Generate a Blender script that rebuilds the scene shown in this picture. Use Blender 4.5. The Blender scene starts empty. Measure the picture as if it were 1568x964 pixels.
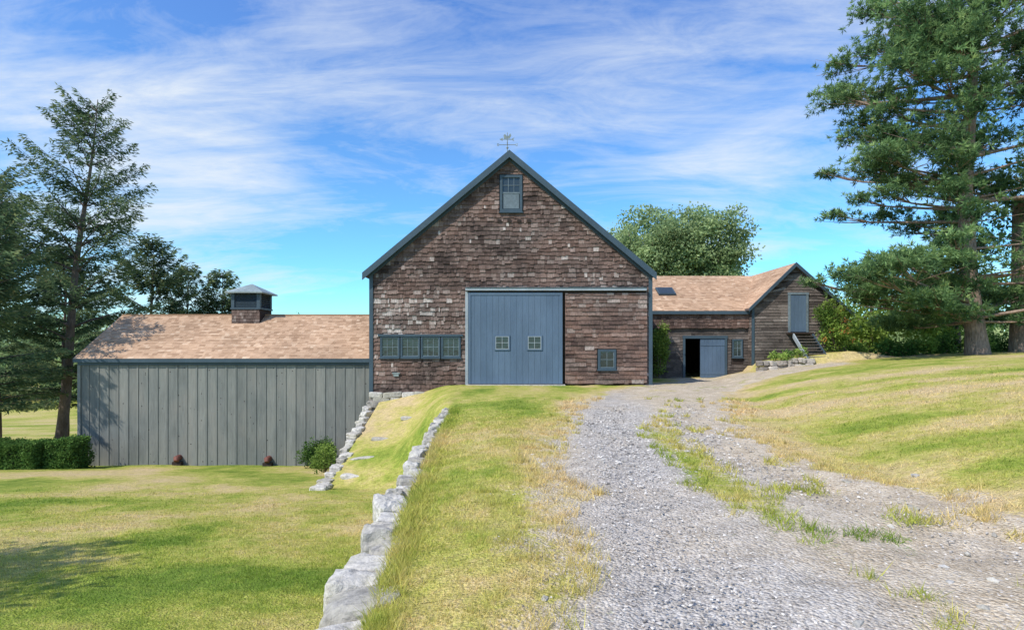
import bpy, bmesh, math, random
import numpy as np
from mathutils import Vector, Matrix
random.seed(7); RNG=np.random.default_rng(7)
scene=bpy.context.scene
COL=scene.collection

# ------------------------------------------------------------------ helpers
def link(o,parent=None):
    COL.objects.link(o)
    if parent is not None: o.parent=parent
    return o
def empty(name,loc=(0,0,0)):
    e=bpy.data.objects.new(name,None); e.empty_display_size=0.5
    return link(e)
def np_mesh(name,V,F,mat,parent=None,fattr=None,pattr=None,smooth=False):
    V=np.asarray(V,dtype=np.float32); F=np.asarray(F,dtype=np.int32)
    k=F.shape[1]; me=bpy.data.meshes.new(name)
    me.vertices.add(len(V)); me.vertices.foreach_set("co",V.ravel())
    me.loops.add(F.size); me.loops.foreach_set("vertex_index",F.ravel())
    me.polygons.add(len(F)); me.polygons.foreach_set("loop_start",np.arange(0,F.size,k,dtype=np.int32))
    me.polygons.foreach_set("use_smooth",np.full(len(F),smooth))
    me.update(calc_edges=True)
    if fattr:
        for n,a in fattr.items():
            at=me.attributes.new(n,'FLOAT','FACE'); at.data.foreach_set("value",np.asarray(a,dtype=np.float32))
    if pattr:
        for n,a in pattr.items():
            at=me.attributes.new(n,'FLOAT','POINT'); at.data.foreach_set("value",np.asarray(a,dtype=np.float32))
    me.materials.append(mat)
    return link(bpy.data.objects.new(name,me),parent)
def py_mesh(name,V,F,mat,parent=None,rnd=None,smooth=False):
    me=bpy.data.meshes.new(name); me.from_pydata([tuple(v) for v in V],[],F); me.update()
    if rnd is not None:
        at=me.attributes.new("rnd",'FLOAT','FACE'); at.data.foreach_set("value",np.asarray(rnd,dtype=np.float32))
    if smooth: me.polygons.foreach_set("use_smooth",[True]*len(F))
    me.materials.append(mat)
    return link(bpy.data.objects.new(name,me),parent)
BF=[(0,3,2,1),(4,5,6,7),(0,1,5,4),(1,2,6,5),(2,3,7,6),(3,0,4,7)]
def boxes(name,L,mat,parent=None,rnd=None):
    V=[];F=[];R=[]
    for i,(x0,x1,y0,y1,z0,z1) in enumerate(L):
        b=len(V); V+=[(x0,y0,z0),(x1,y0,z0),(x1,y1,z0),(x0,y1,z0),(x0,y0,z1),(x1,y0,z1),(x1,y1,z1),(x0,y1,z1)]
        F+=[tuple(b+j for j in f) for f in BF]
        r=random.random() if rnd is None else rnd[i]; R+=[r]*6
    return py_mesh(name,V,F,mat,parent,R)
def slab(name,o,u,v,n,mat,parent=None):
    o=Vector(o);u=Vector(u);v=Vector(v);n=Vector(n)
    V=[o,o+u,o+u+v,o+v,o+n,o+u+n,o+u+v+n,o+v+n]
    return py_mesh(name,V,BF,mat,parent,[random.random()]*6)
def prism(name,pts,y0,y1,mat,parent=None,axis='y'):
    n=len(pts)
    if axis=='y': V=[(x,y0,z) for x,z in pts]+[(x,y1,z) for x,z in pts]
    else: V=[(y0,a,z) for a,z in pts]+[(y1,a,z) for a,z in pts]
    F=[tuple(range(n)),tuple(range(2*n-1,n-1,-1))]+[(i,i+n,(i+1)%n+n,(i+1)%n) for i in range(n)]
    o=py_mesh(name,V,F,mat,parent,[0.5]*len(F))
    bm=bmesh.new(); bm.from_mesh(o.data); bmesh.ops.recalc_face_normals(bm,faces=bm.faces); bm.to_mesh(o.data); bm.free()
    return o
def _h(ix,iy,s):
    a=(ix*374761393+iy*668265263+s*1442695041)&0x7fffffff
    a=((a^(a>>13))*1274126177)&0x7fffffff
    return ((a^(a>>16))&0xffff)/65535.0
def vn(x,y,s=0):
    x=np.asarray(x,dtype=float); y=np.asarray(y,dtype=float)
    ix=np.floor(x).astype(np.int64); iy=np.floor(y).astype(np.int64); fx=x-ix; fy=y-iy
    fx=fx*fx*(3-2*fx); fy=fy*fy*(3-2*fy)
    return (_h(ix,iy,s)*(1-fx)+_h(ix+1,iy,s)*fx)*(1-fy)+(_h(ix,iy+1,s)*(1-fx)+_h(ix+1,iy+1,s)*fx)*fy
def fbm(x,y,s=0,o=3):
    t=0;a=.5;tot=0
    for i in range(o): t=t+a*vn(x*2**i,y*2**i,s+i); tot+=a; a*=.5
    return t/tot
def ss(a,b,x):
    t=np.clip((x-a)/(b-a),0,1); return t*t*(3-2*t)

# ------------------------------------------------------------------ terrain functions
def plat(x,y):
    x0=3+.25*np.clip(y,0,40)
    f=.2*np.maximum(0,x-x0); f=1.5*(1-np.exp(-f/1.5*1.25))
    z=f+.42*ss(27.4,27.75,y)*ss(12.2,12.6,x)*ss(19,16.5,x)
    z=z-.15*ss(0,-1.8,x)*ss(22,16,y)
    return z
def low(x,y):
    yy=np.clip(y,-5,500)
    return -.4-.13*np.minimum(yy,30)-.09*np.clip(yy-30,0,60)
def wallx(y): return np.interp(y,[0,3.6,5.5,8.9,14.9,16.5],[-.78,-.98,-1.19,-1.45,-1.76,-1.86])
def height(x,y,micro=True):
    x=np.asarray(x,dtype=float); y=np.asarray(y,dtype=float)
    P=plat(x,y); L=low(x,y)
    rt=-.02-.72*ss(-2.0,-6.2,x)
    R=rt-.29*np.maximum(0,24.3-y)
    ramp=np.maximum(L,R)
    s=ss(-5.68,-5.95,x)
    left=ramp*(1-s)+L*s
    wid=.18+1.1*ss(16,18.5,y)
    c=wallx(y)-.9*ss(16,18.5,y)
    t=ss(c-wid,c+wid*.6,x)
    z_front=left*(1-t)+P*t
    t2=ss(-14,-2,x)
    z_back=L*(1-t2)+P*t2
    b=ss(26,42,y)
    zl=np.where((y>24.6),L*(1-ss(-5.95,-5.7,x))+P*ss(-5.95,-5.7,x),z_front)
    z=zl*(1-b)+z_back*b
    if micro:
        z=z+(fbm(x*1.1,y*1.1,3)-.5)*.10+(vn(x*5,y*5,9)-.5)*.02
    return z
def drive_d(x,y):
    xl=np.interp(y,[0,3.2,6.7,11.8,16,20.5,24,26,29],[.1,.16,.46,.95,1.9,3.3,5.2,7.2,8.6])
    xr=np.interp(y,[0,5.2,8.3,11.8,16,20.5,23,25,27.4,27.6,29],[5.6,4.8,4.2,4.7,6.0,7.9,10.2,15,15.5,11.6,11.6])
    d=np.minimum(x-xl,xr-x)
    return np.where((y>29.9)|(y<-6),-5,d)
def strip(x,y):
    xc=np.interp(y,[3,6.7,10.5,14,18],[2.5,2.4,2.75,3.6,4.9])
    return np.exp(-((x-xc)/.34)**2)
def gmask(x,y):
    x=np.asarray(x,float); y=np.asarray(y,float)
    d=drive_d(x,y)+(fbm(x*1.3,y*1.3,21)-.5)*1.2
    g=ss(-.65,.7,d)
    st=strip(x,y)*ss(15,9,y)*(.28+.5*ss(4.2,6.5,y))*ss(.22,.6,fbm(x*2.2,y*1.0,31)+.06)
    g=g*(1-st)
    g=g-.42*ss(.53,.72,fbm(x*1.9+9,y*1.9,37))*ss(1.9,3.0,x-.1*y)
    return np.clip(g,0,1)
def dry(x,y):
    x=np.asarray(x,float); y=np.asarray(y,float)
    left=ss(wallx(y)+.1,wallx(y)-.1,x)
    d=fbm(x*.33,y*.42,41)*1.45-.25+.45*(fbm(x*1.4,y*1.1,47)-.5)
    st=.38+1.2*(fbm(x*1.0,y*.42,43)-.45)
    near=ss(1.3,.1,np.abs(drive_d(x,y)))*.34
    right=ss(3,6,x)
    rr=fbm(x*.3,y*.8,61)*1.5-.20+.4*(fbm(x*1.4,y*1.4,67)-.5)
    pl=st*(1-right)+rr*right+near
    return np.clip(d*left+pl*(1-left),0,1)
def sand(x,y):
    x=np.asarray(x,float);y=np.asarray(y,float)
    return np.clip(ss(1.4,3.1,x-.10*y)*.85+strip(x,y)*.35+(fbm(x*1.1,y*1.1,51)-.5)*.9+.18+.5*ss(.8,.0,drive_d(x,y))+.35*ss(14,20,y),0,1)

# ------------------------------------------------------------------ materials
def nodes(name):
    m=bpy.data.materials.new(name); m.use_nodes=True; nt=m.node_tree; nt.nodes.clear()
    out=nt.nodes.new('ShaderNodeOutputMaterial'); return m,nt,out
def N(nt,t,**k):
    n=nt.nodes.new(t)
    for a,b in k.items(): setattr(n,a,b)
    return n
def ramp(nt,fac,stops,interp='LINEAR'):
    r=N(nt,'ShaderNodeValToRGB'); cr=r.color_ramp; cr.interpolation=interp
    while len(cr.elements)<len(stops): cr.elements.new(0.5)
    for e,(p,c) in zip(cr.elements,stops):
        e.position=p; e.color=(c[0],c[1],c[2],1) if hasattr(c,'__len__') else (c,c,c,1)
    nt.links.new(fac,r.inputs[0]); return r.outputs[0]
def noise(nt,scale,vec=(1,1,1),detail=4,rough=.6,off=(0,0,0)):
    g=N(nt,'ShaderNodeNewGeometry'); m=N(nt,'ShaderNodeMapping'); m.inputs['Scale'].default_value=vec; m.inputs['Location'].default_value=off
    n=N(nt,'ShaderNodeTexNoise'); n.inputs['Scale'].default_value=scale; n.inputs['Detail'].default_value=detail; n.inputs['Roughness'].default_value=rough
    nt.links.new(g.outputs['Position'],m.inputs[0]); nt.links.new(m.outputs[0],n.inputs['Vector']); return n.outputs['Fac']
def math_(nt,op,a,b=None,clamp=False):
    n=N(nt,'ShaderNodeMath',operation=op,use_clamp=clamp)
    for i,v in enumerate((a,b)):
        if v is None: continue
        if isinstance(v,(int,float)): n.inputs[i].default_value=v
        else: nt.links.new(v,n.inputs[i])
    return n.outputs[0]
def mix(nt,f,a,b,blend='MIX'):
    n=N(nt,'ShaderNodeMixRGB',blend_type=blend)
    for i,v in zip((0,1,2),(f,a,b)):
        if isinstance(v,(int,float)): n.inputs[i].default_value=v
        elif isinstance(v,tuple): n.inputs[i].default_value=(*v,1)
        else: nt.links.new(v,n.inputs[i])
    return n.outputs[0]
def attr(nt,name):
    a=N(nt,'ShaderNodeAttribute',attribute_name=name); return a.outputs['Fac']
def surf(name,base,rough=.8,stops=None,n1=(10,(1,1,1),.3),n2=(.6,(1,1,1),.3),bump=.2,bd=.01,spec=.3,tint=None):
    m,nt,out=nodes(name); p=N(nt,'ShaderNodeBsdfPrincipled')
    col=ramp(nt,attr(nt,'rnd'),stops) if stops else None
    a=noise(nt,n1[0],n1[1],6,.65); b=noise(nt,n2[0],n2[1],4,.6,(3,7,1))
    ga=ramp(nt,a,[(.25,1-n1[2]),(.75,1+n1[2])]); gb=ramp(nt,b,[(.3,1-n2[2]),(.7,1+n2[2])])
    c=col if col is not None else base
    c=mix(nt,1.0,c if not isinstance(c,tuple) else c,ga,'MULTIPLY')
    c=mix(nt,1.0,c,gb,'MULTIPLY')
    if tint:
        c=mix(nt,math_(nt,'MULTIPLY',ramp(nt,b,[(.45,0),(.7,1)]),tint[1]),c,tint[0])
    nt.links.new(c,p.inputs['Base Color']); p.inputs['Roughness'].default_value=rough
    p.inputs['Specular IOR Level'].default_value=spec
    if bump:
        bm=N(nt,'ShaderNodeBump'); bm.inputs['Strength'].default_value=bump; bm.inputs['Distance'].default_value=bd
        nt.links.new(a,bm.inputs['Height']); nt.links.new(bm.outputs[0],p.inputs['Normal'])
    nt.links.new(p.outputs[0],out.inputs[0]); return m
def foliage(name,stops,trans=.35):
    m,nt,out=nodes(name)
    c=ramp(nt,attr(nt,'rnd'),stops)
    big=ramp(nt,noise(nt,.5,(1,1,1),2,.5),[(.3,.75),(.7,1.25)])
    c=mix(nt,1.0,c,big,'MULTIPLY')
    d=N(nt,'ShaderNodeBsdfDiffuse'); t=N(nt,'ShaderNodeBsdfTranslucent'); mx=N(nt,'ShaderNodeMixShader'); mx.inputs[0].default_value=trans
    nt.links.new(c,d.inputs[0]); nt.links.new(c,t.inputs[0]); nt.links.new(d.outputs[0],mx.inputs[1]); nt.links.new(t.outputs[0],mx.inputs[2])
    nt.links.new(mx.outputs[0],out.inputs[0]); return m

M_shb=surf('weathered_cedar_shingle',None,.9,[(0,(.050,.033,.028)),(.3,(.095,.065,.055)),(.55,(.14,.099,.085)),(.75,(.20,.155,.136)),(.92,(.30,.255,.23)),(1,(.40,.355,.325))],
    n1=(9,(3,3,.5),.62),n2=(.5,(1,1,1.5),.46),bump=.5,bd=.02,tint=((.19,.105,.075),.35))
M_shr=surf('reddish_cedar_shingle',None,.9,[(0,(.07,.043,.036)),(.5,(.135,.088,.072)),(.8,(.20,.148,.128)),(1,(.32,.265,.235))],n1=(9,(1.5,3,1),.62),n2=(.8,(.6,1,1.4),.46),bump=.4,bd=.02,tint=((.24,.12,.075),.42))
M_shg=surf('grey_cedar_shingle',None,.9,[(0,(.055,.044,.039)),(.5,(.108,.088,.077)),(.85,(.165,.14,.125)),(1,(.24,.21,.19))],n1=(9,(1,3,2),.5),n2=(.6,(1,1,1),.38),bump=.4,bd=.02)
M_roof=surf('asphalt_roof_shingle',None,.95,[(0,(.31,.195,.122)),(.4,(.42,.275,.178)),(.7,(.48,.325,.215)),(1,(.55,.40,.28))],n1=(60,(1,1,1),.25),n2=(.5,(1,1,1),.15),bump=.3,bd=.004)
M_roofd=surf('dark_roof',(.12,.10,.10),.9)
M_board=surf('grey_stained_board',None,.75,[(0,(.140,.150,.140)),(.5,(.172,.182,.170)),(1,(.21,.218,.20))],n1=(5,(4,4,.35),.25),n2=(.7,(1.5,1,.6),.18),bump=.25,bd=.01,tint=((.21,.185,.155),.4))
M_trim=surf('slate_blue_trim',(.048,.076,.100),.5,n1=(14,(1,1,1),.15),n2=(1,(1,1,1),.15),bump=.1)
M_door=surf('blue_painted_board',None,.55,[(0,(.084,.128,.188)),(1,(.098,.145,.208))],n1=(6,(5,5,.4),.14),n2=(.7,(1,1,.5),.16),bump=.12)
M_track=surf('pale_blue_grey_paint',(.30,.34,.37),.5,n1=(14,(1,1,1),.15),n2=(1,(1,1,1),.15),bump=.1)
M_mun=surf('grey_blue_muntin',(.15,.19,.215),.5,bump=.1)
M_inner=surf('dark_wood_backing',(.035,.025,.021),.9)
M_metal=surf('weathered_metal',(.25,.3,.3),.45,bump=.1)
M_rust=surf('rusty_iron',(.16,.06,.045),.7,bump=.2)
M_granite=surf('granite',None,.85,[(0,(.32,.30,.265)),(.5,(.47,.445,.40)),(1,(.62,.59,.54))],n1=(14,(1,1,1),.42),n2=(3.4,(1,1,1),.36),bump=.9,bd=.035,tint=((.22,.20,.12),.6))
M_found=surf('foundation_stone',None,.9,[(0,(.22,.19,.16)),(1,(.42,.38,.33))],n1=(8,(1,1,1),.35),n2=(1.5,(1,1,1),.3),bump=.6,bd=.03)
M_peb=surf('pebble',None,.85,[(0,(.17,.155,.14)),(.25,(.34,.31,.28)),(.65,(.48,.445,.405)),(.9,(.62,.58,.53)),(1,(.72,.68,.62))],n1=(60,(1,1,1),.15),n2=(1,(1,1,1),.12),bump=0)
M_bark=surf('bark',(.16,.12,.10),.95,n1=(6,(3,3,.7),.5),n2=(1,(1,1,1),.3),bump=.9,bd=.05)
M_barkp=surf('pine_bark',(.27,.195,.155),.95,n1=(5,(3,3,.7),.55),n2=(1,(1,1,1),.3),bump=1,bd=.06)
def glass():
    m,nt,out=nodes('window_glass'); p=N(nt,'ShaderNodeBsdfPrincipled'); p.inputs['Base Color'].default_value=(.03,.04,.045,1)
    p.inputs['Roughness'].default_value=.06; p.inputs['Specular IOR Level'].default_value=.6
    b=N(nt,'ShaderNodeBump'); b.inputs['Strength'].default_value=.25; b.inputs['Distance'].default_value=.03
    nt.links.new(noise(nt,2.5),b.inputs['Height']); nt.links.new(b.outputs[0],p.inputs['Normal'])
    nt.links.new(p.outputs[0],out.inputs[0]); return m
M_glass=glass()
M_spruce=foliage('spruce_needles',[(0,(.035,.065,.038)),(.5,(.095,.15,.078)),(.85,(.175,.225,.10)),(1,(.28,.28,.13))],.35)
M_pine=foliage('pine_needles',[(0,(.06,.115,.055)),(.5,(.18,.29,.12)),(.85,(.31,.43,.17)),(1,(.42,.53,.21))],.42)
M_leaf=foliage('broad_leaf',[(0,(.18,.26,.12)),(.5,(.34,.44,.20)),(1,(.50,.58,.31))],.45)
M_leafl=foliage('light_leaf',[(0,(.14,.22,.045)),(.5,(.27,.39,.085)),(1,(.42,.52,.15))],.42)
M_leafd=foliage('dark_leaf',[(0,(.035,.09,.025)),(.5,(.10,.19,.045)),(1,(.19,.29,.08))],.3)
M_flower=foliage('orange_flower',[(0,(.5,.16,.05)),(1,(.6,.25,.1))],.2)

def grass_color(nt):
    A=noise(nt,22,(1,1,1),4,.7); B=noise(nt,2.4,(1,1,1),4,.65)
    f=math_(nt,'ADD',attr(nt,'dry'),math_(nt,'ADD',math_(nt,'MULTIPLY',math_(nt,'SUBTRACT',A,.5),.7),math_(nt,'MULTIPLY',math_(nt,'SUBTRACT',B,.5),.9)),True)
    c=ramp(nt,f,[(0,(.175,.265,.038)),(.28,(.335,.39,.068)),(.5,(.50,.47,.125)),(.75,(.63,.51,.22)),(1,(.67,.52,.29))])
    return c,A,B
def ground_mat():
    m,nt,out=nodes('ground_grass_and_gravel'); p=N(nt,'ShaderNodeBsdfPrincipled')
    gc,A,B=grass_color(nt)
    gc=mix(nt,1.0,gc,ramp(nt,noise(nt,60,(1,1,1),3,.7),[(.3,.62),(.7,1.12)]),'MULTIPLY')
    gc=mix(nt,1.0,gc,ramp(nt,noise(nt,7,(1,1.6,1),5,.75,(4,4,0)),[(.35,.70),(.62,1.10)]),'MULTIPLY')
    g=N(nt,'ShaderNodeNewGeometry'); v=N(nt,'ShaderNodeTexVoronoi'); v.inputs['Scale'].default_value=40
    nt.links.new(g.outputs['Position'],v.inputs['Vector'])
    v2=N(nt,'ShaderNodeTexVoronoi'); v2.inputs['Scale'].default_value=95; nt.links.new(g.outputs['Position'],v2.inputs['Vector'])
    s=N(nt,'ShaderNodeSeparateColor'); nt.links.new(v.outputs['Color'],s.inputs[0])
    s2=N(nt,'ShaderNodeSeparateColor'); nt.links.new(v2.outputs['Color'],s2.inputs[0])
    r=math_(nt,'ADD',math_(nt,'MULTIPLY',s.outputs[0],.5),math_(nt,'MULTIPLY',s2.outputs[0],.5))
    grav=ramp(nt,r,[(.1,(.28,.255,.23)),(.5,(.45,.42,.385)),(.9,(.62,.585,.54))])
    sandc=ramp(nt,math_(nt,'ADD',math_(nt,'MULTIPLY',r,.5),math_(nt,'MULTIPLY',B,.5)),[(.22,(.33,.25,.16)),(.5,(.53,.44,.32)),(.75,(.66,.58,.46))])
    sf=math_(nt,'ADD',attr(nt,'sand'),math_(nt,'MULTIPLY',math_(nt,'SUBTRACT',A,.5),1.6),True)
    gr=mix(nt,sf,grav,sandc)
    gr=mix(nt,1.0,gr,ramp(nt,noise(nt,3.2,(1,1,1),6,.7,(9,2,0)),[(.35,.80),(.62,1.08)]),'MULTIPLY')
    f=math_(nt,'ADD',attr(nt,'gm'),math_(nt,'ADD',math_(nt,'MULTIPLY',math_(nt,'SUBTRACT',A,.5),1.6),math_(nt,'MULTIPLY',math_(nt,'SUBTRACT',B,.5),1.0)))
    f=ramp(nt,f,[(.34,0),(.66,1)])
    c=mix(nt,f,gc,gr); nt.links.new(c,p.inputs['Base Color']); p.inputs['Roughness'].default_value=.95; p.inputs['Specular IOR Level'].default_value=.1
    h=math_(nt,'ADD',math_(nt,'MULTIPLY',v.outputs['Distance'],-.8),math_(nt,'MULTIPLY',A,1.0))
    b=N(nt,'ShaderNodeBump'); b.inputs['Strength'].default_value=.8; b.inputs['Distance'].default_value=.03
    nt.links.new(h,b.inputs['Height']); nt.links.new(b.outputs[0],p.inputs['Normal'])
    nt.links.new(p.outputs[0],out.inputs[0]); return m
M_ground=ground_mat()
def blade_mat():
    m,nt,out=nodes('grass_blades'); c,A,B=grass_color(nt)
    c=mix(nt,1.0,c,ramp(nt,attr(nt,'rnd'),[(0,.8),(1,1.5)]),'MULTIPLY')
    d=N(nt,'ShaderNodeBsdfDiffuse'); t=N(nt,'ShaderNodeBsdfTranslucent'); mx=N(nt,'ShaderNodeMixShader'); mx.inputs[0].default_value=.5
    nt.links.new(c,d.inputs[0]); nt.links.new(c,t.inputs[0]); nt.links.new(d.outputs[0],mx.inputs[1]); nt.links.new(t.outputs[0],mx.inputs[2]); nt.links.new(mx.outputs[0],out.inputs[0]); return m
M_blade=blade_mat()

# ------------------------------------------------------------------ terrain mesh
def grow(a,b,s0,r):
    out=[a]; s=s0
    while out[-1]<b: out.append(out[-1]+s); s*=r
    return out[1:]
xs=np.concatenate([-np.array(grow(8,700,.12,1.07))[::-1],np.arange(-8,9.99,.09),np.array(grow(10,700,.12,1.07))])
ys=np.concatenate([-np.array(grow(2,60,.2,1.2))[::-1],np.arange(-2,11.99,.09),np.arange(12,31,.16),np.array(grow(31,900,.2,1.07))])
X,Y=np.meshgrid(xs,ys); Z=height(X,Y)
nx,ny=len(xs),len(ys)
GM=gmask(X,Y)
for_track=np.exp(-((drive_d(X,Y)-1.0)/.4)**2)*.03
Z=Z-for_track*(GM>.1)
V=np.stack([X.ravel(),Y.ravel(),Z.ravel()],1)
I=np.arange(nx*ny).reshape(ny,nx)
F=np.stack([I[:-1,:-1].ravel(),I[:-1,1:].ravel(),I[1:,1:].ravel(),I[1:,:-1].ravel()],1)
pa={'gm':GM.ravel(),'dry':dry(X,Y).ravel(),'sand':sand(X,Y).ravel()}
np_mesh('ground',V,F,M_ground,pattr=pa,smooth=True)
g=GM.ravel()
keep=(g[F].max(1)>.03)&(V[F[:,0],1]<30)
Fd=F[keep]; uniq,inv=np.unique(Fd.ravel(),return_inverse=True)
Vd=V[uniq].copy(); Vd[:,2]+=.004
np_mesh('gravel_driveway',Vd,inv.reshape(-1,4),M_ground,pattr={k:a[uniq] for k,a in pa.items()},smooth=True)

# ------------------------------------------------------------------ grass blades and pebbles
def blades(name,pts,hmin,hmax,wid):
    n=len(pts); x,y=pts[:,0],pts[:,1]; z=height(x,y)
    a=RNG.uniform(0,2*np.pi,n); h=RNG.uniform(hmin,hmax,n); w=wid*RNG.uniform(.6,1.3,n)*np.clip(y/5,.7,3)
    lean=RNG.uniform(.2,1.1,n)*h; la=RNG.uniform(0,2*np.pi,n)
    b=np.stack([x,y,z-.005],1); dx=np.stack([np.cos(a)*w/2,np.sin(a)*w/2,0*a],1)
    t=b+np.stack([np.cos(la)*lean,np.sin(la)*lean,h],1)
    Vb=np.stack([b-dx,b+dx,t],1).reshape(-1,3); Fb=np.arange(3*n).reshape(-1,3)
    dd=np.repeat(dry(x,y),3)
    np_mesh(name,Vb,Fb,M_blade,fattr={'rnd':RNG.random(n)},pattr={'dry':dd})
def scatter(n,x0,x1,y0,y1,p=1.0):
    u=RNG.random(n); y=y0*(y1/y0)**u
    x=RNG.uniform(x0,x1,n); return np.stack([x,y],1)
def fade(P,a,b):
    q=(1-ss(a,b,P[:,1]))*(.35+.65*ss(.25,.6,fbm(P[:,0]*1.6,P[:,1]*1.6,83)))
    return P[RNG.random(len(P))<q]
P1=scatter(130000,-1.9,1.6,2.4,22); P1=P1[(P1[:,0]>wallx(P1[:,1])+.17)&(gmask(P1[:,0],P1[:,1])+.5*(RNG.random(len(P1))-.5)<.5)]
P2=scatter(190000,-15,-1,4.2,20); P2=P2[(P2[:,0]<wallx(P2[:,1])-.25)&(P2[:,0]>-P2[:,1]*1.0-.5)]
P3=scatter(170000,3.2,15,3.5,20); P3=P3[(gmask(P3[:,0],P3[:,1])+.5*(RNG.random(len(P3))-.5)<.5)&(P3[:,0]<P3[:,1]*1.02+.4)]
P4=scatter(40000,1.2,4.5,3,16); P4=P4[(gmask(P4[:,0],P4[:,1])+.4*(RNG.random(len(P4))-.5)<.5)]
Pall=fade(np.concatenate([P1,P2,P3,P4]),7,20)
blades('grass',Pall,.015,.055,.008)
tuft=scatter(5200,-1.6,7,2.6,18); gt_=gmask(tuft[:,0],tuft[:,1]); tuft=tuft[(gt_<.85)&(gt_>.08)&(tuft[:,0]>wallx(tuft[:,1])+.1)]
tw=scatter(1100,0,1,2.4,16); tw[:,0]=wallx(tw[:,1])+RNG.choice([-.22,.18],len(tw))+RNG.normal(0,.06,len(tw)); tuft=np.concatenate([tuft[:620],tw[:900]])
T=np.repeat(tuft,26,0)+RNG.normal(0,.045,(len(tuft)*26,2))
blades('weeds',T,.03,.13,.009)

bm=bmesh.new(); bmesh.ops.create_icosphere(bm,subdivisions=1,radius=1); icoV=np.array([v.co[:] for v in bm.verts]); icoF=np.array([[v.index for v in f.verts] for f in bm.faces]); bm.free()
def pebbles(name,pts,smin,smax,mat,pw=2.5):
    n=len(pts); s=smin+(smax-smin)*RNG.random(n)**pw
    s=s*np.clip(pts[:,1]/6,.8,1.5)
    z=height(pts[:,0],pts[:,1])
    k=RNG.uniform(.6,1.35,(n,12,1)); v=icoV[None]*k*np.stack([s*RNG.uniform(.8,1.4,n),s*RNG.uniform(.7,1.1,n),s*RNG.uniform(.4,.7,n)],1)[:,None,:]
    a=RNG.uniform(0,6.28,n); ca,sa=np.cos(a)[:,None],np.sin(a)[:,None]
    vx=v[:,:,0]*ca-v[:,:,1]*sa; vy=v[:,:,0]*sa+v[:,:,1]*ca
    v=np.stack([vx+pts[:,0,None],vy+pts[:,1,None],v[:,:,2]+(z+s*.05)[:,None]],2)
    Fp=(icoF[None]+(np.arange(n)*12)[:,None,None]).reshape(-1,3)
    np_mesh(name,v.reshape(-1,3),Fp,mat,fattr={'rnd':np.repeat(RNG.random(n),20)})
pb=scatter(56000,-.6,6.5,2.3,16); gg=gmask(pb[:,0],pb[:,1]); keepp=(gg>.1+.7*RNG.random(len(pb)))&(RNG.random(len(pb))>.66*sand(pb[:,0],pb[:,1])); pb=pb[keepp]
pebbles('gravel',pb,.004,.017,M_peb)
rk=np.array([[4.15,4.9],[3.95,5.6],[3.2,4.2],[3.0,3.9],[2.6,3.4],[4.6,5.6],[4.4,6.1],[2.9,3.5],[3.4,5.1],[.2,3.6],[4.9,6.9],[3.3,3.9],[2.0,3.3],[3.6,4.5],[2.75,3.2],[4.0,6.8]])
pebbles('rocks',rk,.035,.06,M_granite,1)

# ------------------------------------------------------------------ stones
bm=bmesh.new(); bmesh.ops.create_cube(bm,size=2); bmesh.ops.subdivide_edges(bm,edges=bm.edges[:],cuts=6,use_grid_fill=True)
cV=np.array([v.co[:] for v in bm.verts]); cF=np.array([[v.index for v in f.verts] for f in bm.faces]); bm.free()
def stones(name,items,mat,parent=None,p=6,amp=.10):
    VV=[];FF=[];R=[]
    for (cx,cy,cz,sx,sy,sz,rz) in items:
        v=cV.copy(); r=(np.abs(v)**p).sum(1)**(1/p); v=v/r[:,None]
        for k in range(7):
            w=RNG.normal(0,1.6+k*1.1,3); ph=RNG.uniform(0,6.28); d=RNG.normal(0,1,3); d/=np.linalg.norm(d)
            q=np.sin(v@w+ph); q=np.sign(q)*np.abs(q)**.6 if k<3 else q
            v=v+amp*.65/(1+.35*k)*q[:,None]*d
        v=v*np.array([sx/2,sy/2,sz/2]); c,s=math.cos(rz),math.sin(rz); tx=RNG.normal(0,.07)
        x=v[:,0]*c-v[:,1]*s; y=v[:,0]*s+v[:,1]*c
        VV.append(np.stack([x+cx,y+cy,v[:,2]+cz+tx*x],1)); FF.append(cF+len(cV)*len(FF)); R.append(np.full(len(cF),RNG.random()))
    return np_mesh(name,np.concatenate(VV),np.concatenate(FF),mat,parent,fattr={'rnd':np.concatenate(R)},smooth=False)
items=[]
for row in range(8):
    y=.3+.2*RNG.random()
    while y<16.6:
        ln=RNG.uniform(.14,.52)*(1 if y<9 else .8); x=float(wallx(y)); top=float(plat(np.array(x),np.array(y)))+.005-row*.26
        lowz=float(low(0,y))
        if top>lowz:
            sz=.30; w=RNG.uniform(.22,.38)*(1.35 if y<4.6 else (1.05 if y<6 else .80))
            items.append((x-.03-(.05 if y<4.6 else 0)-row*.035+RNG.normal(0,.055),y+ln/2,top-sz/2+RNG.normal(0,.03),w,ln*1.0,sz,.06+RNG.normal(0,.2)))
        y+=ln+.01
stones('stone_retaining_wall',items,M_granite,p=9,amp=.16)
items=[]
for row in range(9):
    y=16.3
    while y<24.1:
        ln=RNG.uniform(.25,.65); x=float(np.interp(y,[16.3,24.3],[-5.62,-5.95])); yy=np.array(y+ln/2)
        R_=float(np.maximum(low(0,yy),-.75-.29*(24.3-yy))); top=R_+.10-row*.25
        if top>float(low(0,yy))-.1 or row==0:
            items.append((x-.02*row+RNG.normal(0,.07),y+ln/2,top-.13+RNG.normal(0,.035),RNG.uniform(.25,.5),ln,.27,RNG.normal(.0,.22)))
        y+=ln+.01
stones('stone_terrace_wall',items,M_granite,p=7,amp=.15)
items=[]
for (x,y,l) in [(-4.6,20.5,.9),(-4.9,19.2,1.0),(-5.0,18.0,.8),(-3.9,21.8,.7)]:
    items.append((x,y,float(height(x,y))-.07,l,.35,.16,RNG.normal(0,.1)))
stones('stone_steps',items,M_granite)
items=[]
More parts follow.
